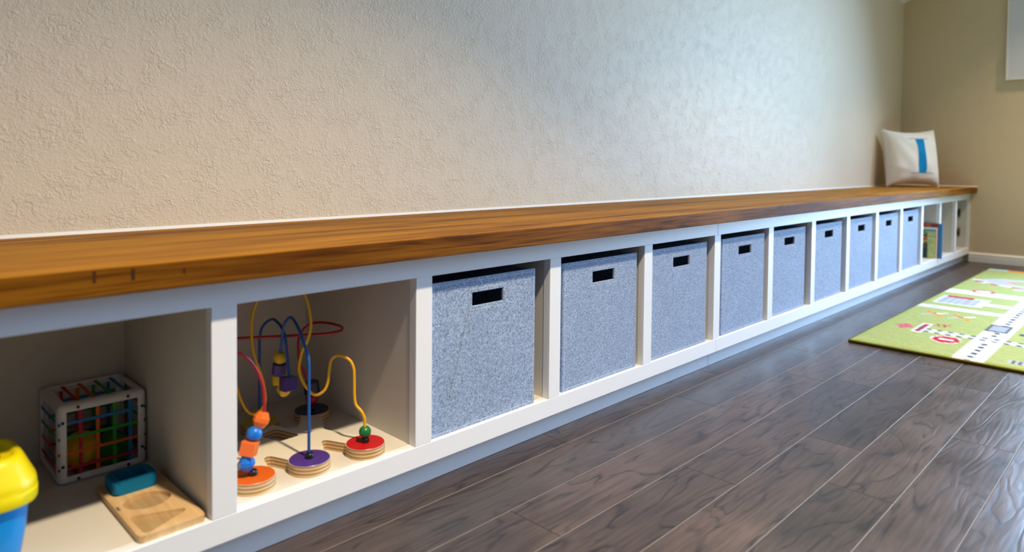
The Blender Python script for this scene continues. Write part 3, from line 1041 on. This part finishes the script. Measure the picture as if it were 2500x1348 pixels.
def cov_big(u, v):
    if u < 0.10: return (0.02, 0.18, 0.45)
    if v > 0.93 and u > 0.35: return (0.55, 0.10, 0.02)
    n = hsh(int(u * 9), int(v * 12))
    if n > 0.82: return (0.42, 0.14, 0.02)
    if n < 0.12: return (0.05, 0.02, 0.10)
    return (0.26, 0.018, 0.014)


def cov_small(u, v):
    if v > 0.94: return (0.75, 0.82, 0.85)
    if v > 0.88: return (0.10, 0.35, 0.42)
    if u < 0.03: return (0.62, 0.20, 0.10)
    if u < 0.30:
        n = hsh(int(u * 22), int(v * 32))
        return (0.55, 0.62, 0.20) if n > 0.3 else ((0.30, 0.50, 0.22) if n > 0.1 else (0.70, 0.70, 0.45))
    if v < 0.12 and u > 0.75: return (0.60, 0.03, 0.06) if hsh(int(u * 14), int(v * 20)) > 0.4 else (0.8, 0.7, 0.7)
    if v < 0.33: return (0.012, 0.035, 0.03)
    if v < 0.48: return (0.09, 0.05, 0.015)
    n = hsh(int(u * 12), int(v * 17))
    if abs(u - 0.42) < 0.08 and abs(v - 0.62) < 0.06: return (0.70, 0.10, 0.02)
    return [(0.45, 0.48, 0.03), (0.06, 0.22, 0.05), (0.60, 0.58, 0.10), (0.03, 0.06, 0.03), (0.30, 0.42, 0.12)][int(n * 4.99)]


book('picture_book', 'tall red picture book with blue spine standing against the cubby side', BXR - 0.013, -0.016, 0.165, 0.1945, 0.0118, cov_big, M['book_blue'])
book('picture_book', 'smaller green and yellow picture book in front of the red one', BXR - 0.0275, 0.006, 0.140, 0.173, 0.0125, cov_small, M['page'])

# ------------------------------------------------------------------ framed board on the end wall
fb = empty('framed_board', (LX, -0.344, 1.047))
tag(fb, 'white framed board hanging on the end wall, cut by the upper right corner', 'board')
FWD, FHT, FB = 0.35, 0.60, 0.012
for y_0, y_1, z_0, z_1 in ((FWD / 2 - FB, FWD / 2, 0, FHT), (-FWD / 2, -FWD / 2 + FB, 0, FHT), (-FWD / 2 + FB, FWD / 2 - FB, 0, FB), (-FWD / 2 + FB, FWD / 2 - FB, FHT - FB, FHT)):
    obj('frame_bar', B(-0.034, -0.008, y_0, y_1, z_0, z_1, 0.002, 2), M['trim'], fb)
obj('panel', B(-0.029, -0.010, -FWD / 2 + FB, FWD / 2 - FB, FB, FHT - FB), M['board'], fb)
obj('hanging_rail', B(-0.009, 0.0, -FWD / 2 + 0.05, FWD / 2 - 0.05, 0.05, FHT - 0.05), M['screw'], fb)

# ------------------------------------------------------------------ hooks in the end cubby
XE = 12 * PT + W + 0.0012
for zc, ds in ((0.218, 'upper'), (0.095, 'lower')):
    r = empty('wall_hook', (XE, 0.055, zc))
    tag(r, ds + ' of two small dark curved hooks inside the end cubby', 'hook', 'dark hooks in the end cubby')
    bm = tube(bmesh.new(), [(-0.003 - 0.030 * math.sin(a), 0.0, 0.019 * math.cos(a)) for a in [PI * i / 14 for i in range(15)]], 0.0068, 12)
    obj('hook_arm', bm, M['hook'], r, True)
    obj('mounting_plate', B(-0.003, 0.0, -0.006, 0.006, -0.026, 0.026, 0.001), M['hook'], r)

# ------------------------------------------------------------------ pillow
pil = empty('throw_pillow', (4.325, 0.225, ZT + 0.005))
tag(pil, 'white square throw pillow printed with a blue letter I at the bench end', 'pillow')
PS, TILT = 0.178, math.radians(9)
na = math.atan2(-0.80, -0.60)
nx, ny = math.cos(na), math.sin(na)
RV = Vector((-ny, nx, 0)).normalized()
if RV.x < 0: RV = -RV
NV = Vector((nx * math.cos(TILT), ny * math.cos(TILT), math.sin(TILT)))
UV_ = Vector((-nx * math.sin(TILT), -ny * math.sin(TILT), math.cos(TILT)))
rp = random.Random(3)


def pil_pt(u, v, side, off=0.0):
    pu = PS * u * (1 - 0.09 * (1 - v * v) * abs(u) ** 3)
    pv = PS * v * (1 - 0.12 * (1 - u * u) * abs(v) ** 3)
    th = 0.084 * (max(0.0, (1 - u * u)) * max(0.0, (1 - v * v))) ** 0.42
    wr = 0.0050 * math.sin(9 * u + 4 * v * v + 1.0) * math.sin(7 * v + 2 * u) * (1 - u * u) * (1 - v * v)
    wr += 0.004 * math.exp(-((v + 0.55 + 0.25 * u) / 0.10) ** 2) * math.exp(-((u + 0.6) / 0.35) ** 2)
    return RV * pu + UV_ * (pv + PS * 0.985) + NV * (side * (th + wr * (1 if side > 0 else 0)) + off)


for side, nm in ((1, 'front_cloth'), (-1, 'back_cloth')):
    bm = bmesh.new()
    n = 44
    g = [[bm.verts.new(pil_pt(-1 + 2 * i / n, -1 + 2 * j / n, side)) for i in range(n + 1)] for j in range(n + 1)]
    for j in range(n):
        for i in range(n):
            q = (g[j][i], g[j][i + 1], g[j + 1][i + 1], g[j + 1][i])
            bm.faces.new(q if side > 0 else q[::-1])
    obj(nm, bm, M['pillow'], pil, True)
rim = []
for k in range(4):
    for i in range(24):
        t_ = -1 + 2 * i / 24
        u, v = ((t_, -1), (1, t_), (-t_, 1), (-1, -t_))[k]
        rim.append(pil_pt(u, v, 1))
obj('piping', tube(bmesh.new(), rim, 0.0028, 8, True), M['pillow'], pil, True)


def patch(name, u0, u1, v0, v1, mat, nu=6, nv=24):
    bm = bmesh.new()
    g = [[bm.verts.new(pil_pt(u0 + (u1 - u0) * i / nu, v0 + (v1 - v0) * j / nv, 1, 0.0012)) for i in range(nu + 1)] for j in range(nv + 1)]
    for j in range(nv):
        for i in range(nu): bm.faces.new((g[j][i], g[j][i + 1], g[j + 1][i + 1], g[j + 1][i]))
    obj(name, bm, mat, pil, True)


patch('printed_letter', -0.06, 0.24, -0.58, 0.62, M['print_blue'])
patch('letter_serif', -0.32, 0.44, 0.62, 0.645, M['print_line'], 14, 1)
patch('letter_serif', -0.32, 0.58, -0.605, -0.58, M['print_line'], 14, 1)

# ------------------------------------------------------------------ play rug
RX0, RX1, RY0, RY1, RT = 2.05, 4.35, -1.62, -0.174, 0.0135
rug = empty('play_rug', (RX0, RY1, ZF))
tag(rug, 'green play rug with white roads and a railway on the floor', 'rug')
GRN, WHT, GRY, RED, DRK, LAV = (0.315, 0.365, 0.125), (0.60, 0.60, 0.62), (0.30, 0.32, 0.38), (0.42, 0.015, 0.03), (0.05, 0.07, 0.09), (0.38, 0.40, 0.48)
ORA, SKY = (0.72, 0.20, 0.012), (0.40, 0.50, 0.52)


def inr(x, y, x0, x1, y0, y1): return x0 <= x <= x1 and y0 <= y <= y1


def rug_col(x, y):
    c = GRN
    if inr(x, y, 2.05, 3.32, -0.565, -0.478): c = WHT
    if inr(x, y, 2.845, 2.912, -1.62, -0.17): c = WHT
    if inr(x, y, 3.31, 3.425, -1.62, -0.17): c = WHT
    if inr(x, y, 3.055, 3.115, -0.48, -0.36): c = WHT
    if inr(x, y, 2.05, 4.35, -1.26, -1.17): c = WHT
    # lane dashes
    if abs(y + 0.516) < 0.007 and x < 3.3 and (x / 0.052) % 1.0 < 0.5 and not inr(x, y, 2.34, 2.43, -1, 0): c = DRK
    if abs(x - 2.878) < 0.006 and y < -0.47 and (y / 0.03) % 1.0 < 0.5: c = DRK
    if abs(x - 2.94) < 0.006 and -0.56 < y < -0.48 and (y / 0.02) % 1.0 < 0.5: c = DRK
    # railway
    if x > 2.352 and x < 2.412 and y < -0.315:
        c = WHT
        ph = (y / 0.034) % 1.0
        if (abs(x - 2.362) < 0.008 or abs(x - 2.402) < 0.007) and ph < 0.42: c = DRK
        elif abs(x - 2.382) < 0.003: c = GRY
    # parked box on the main road
    if inr(x, y, 2.53, 2.67, -0.545, -0.478):
        c = GRY
        if not inr(x, y, 2.548, 2.650, -0.536, -0.488): c = DRK
    # station building
    if inr(x, y, 2.325, 2.505, -0.322, -0.286): c = WHT
    if inr(x, y, 2.345, 2.49, -0.314, -0.294): c = RED if (x / 0.024) % 1.0 < 0.55 else DRK
    # small pink house
    if abs(x - 2.402) / 0.052 + abs(y + 0.253) / 0.030 < 1: c = (0.55, 0.16, 0.20) if (int(x * 90) + int(y * 130)) % 2 else (0.45, 0.05, 0.10)
    # barrier strokes
    for k in range(3):
        yc = -0.335 - 0.014 * k
        if 2.48 < x < 2.535 and abs(y - yc + (x - 2.505) * 0.25) < 0.0035: c = RED
    # no-entry sign
    e = math.hypot((x - 2.279) / 0.060, (y + 0.411) / 0.044)
    if e < 1.0:
        c = WHT
        if e < 0.86: c = RED
        if abs(x - 2.279) < 0.016 and abs(y + 0.411) < 0.023: c = WHT
    # two little planes
    for px, py_ in ((2.718, -0.275), (2.714, -0.367)):
        dx, dy = (x - px) / 0.052, (y - py_) / 0.038
        if abs(dx) < 1 and abs(dy) < 1:
            if abs(dx - 0.1) < 0.16 and abs(dy) < 0.16: c = DRK
            elif abs(dx + dy * 0.9) < 0.24 and abs(dy) > 0.12: c = LAV if dy > 0 else WHT
            elif abs(dx - dy * 0.9) < 0.20 and abs(dy) > 0.12: c = ORA
    # fire station
    if inr(x, y, 2.99, 3.20, -0.385, -0.207):
        c = WHT
        if inr(x, y, 3.01, 3.175, -0.355, -0.215): c = LAV if (y / 0.028) % 1.0 < 0.6 else GRY
    if inr(x, y, 3.172, 3.215, -0.325, -0.218): c = RED
    # car on the cross road
    e = math.hypot((x - 3.435) / 0.052, (y + 0.312) / 0.045)
    if e < 1: c = RED if e > 0.72 else ((0.8, 0.7, 0.68) if (int(x * 80) + int(y * 120)) % 3 else GRY)
    # race track
    cx, cy, rx, ry = 3.835, -0.47, 0.155, 0.255
    e = math.hypot((x - cx) / rx, (y - cy) / ry)
    if e < 1.08:
        if e > 0.93:
            if x < cx + 0.02: c = RED if int(math.degrees(math.atan2((x - cx) / rx, (y - cy) / ry)) / 14.0) % 2 else WHT
        elif e > 0.52: c = LAV if e < 0.82 else (0.46, 0.48, 0.58)
        elif e > 0.46: c = (0.6, 0.3, 0.2)
    if math.hypot((x - 3.62) / 0.04, (y + 0.42) / 0.022) < 1: c = LAV
    # border at the far end
    if inr(x, y, 4.285, 4.335, -0.268, -0.160): c = SKY
    if inr(x, y, 4.275, 4.34, -0.52, -0.27): c = ORA
    # bits on the right half
    if inr(x, y, 2.535, 2.565, -0.66, -0.58): c = DRK
    if inr(x, y, 2.10, 2.14, -0.68, -0.61): c = LAV if (y / 0.02) % 1.0 < 0.5 else DRK
    if math.hypot((x - 2.55) / 0.16, (y + 0.86) / 0.13) < 1: c = LAV
    if inr(x, y, 3.55, 3.85, -1.05, -0.85): c = (0.62, 0.12, 0.08)
    return c


st = 0.0085
nx_, ny_ = int((RX1 - RX0) / st), int((RY1 - RY0) / st)
vs, cols = [], []
rr_ = random.Random(5)
for j in range(ny_ + 1):
    for i in range(nx_ + 1):
        x, y = RX0 + (RX1 - RX0) * i / nx_, RY0 + (RY1 - RY0) * j / ny_
        z = RT + rr_.uniform(-0.0007, 0.0007)
        if i in (0, nx_) or j in (0, ny_): z = RT - 0.004
        vs.append((x - RX0, y - RY1, z))
        cols.append(rug_col(x, y))
fs = [(j * (nx_ + 1) + i, j * (nx_ + 1) + i + 1, (j + 1) * (nx_ + 1) + i + 1, (j + 1) * (nx_ + 1) + i) for j in range(ny_) for i in range(nx_)]
me = bpy.data.meshes.new('pile')
me.from_pydata(vs, [], fs)
at = me.color_attributes.new('Col', 'FLOAT_COLOR', 'POINT')
at.data.foreach_set('color', [k for c in cols for k in (*c, 1.0)])
me.materials.append(M['rug'])
me.polygons.foreach_set('use_smooth', [True] * len(me.polygons))
o = bpy.data.objects.new('pile', me)
COL.objects.link(o)
o.parent = rug
bw, bl = RX1 - RX0, RY1 - RY0
obj('backing', B(0, bw, -bl, 0, 0.0, 0.004), M['rug_back'], rug)
c4 = [(0, 0), (bw, 0), (bw, -bl), (0, -bl)]
for a, b in zip(c4, c4[1:] + c4[:1]):
    obj('edge_binding', tube(bmesh.new(), [(a[0], a[1], 0.0075), (b[0], b[1], 0.0075)], 0.0032, 8), M['rug_edge'], rug, True)
    obj('backing_edge', tube(bmesh.new(), [(a[0], a[1], 0.0026), (b[0], b[1], 0.0026)], 0.0026, 8), M['rug_back'], rug, True)
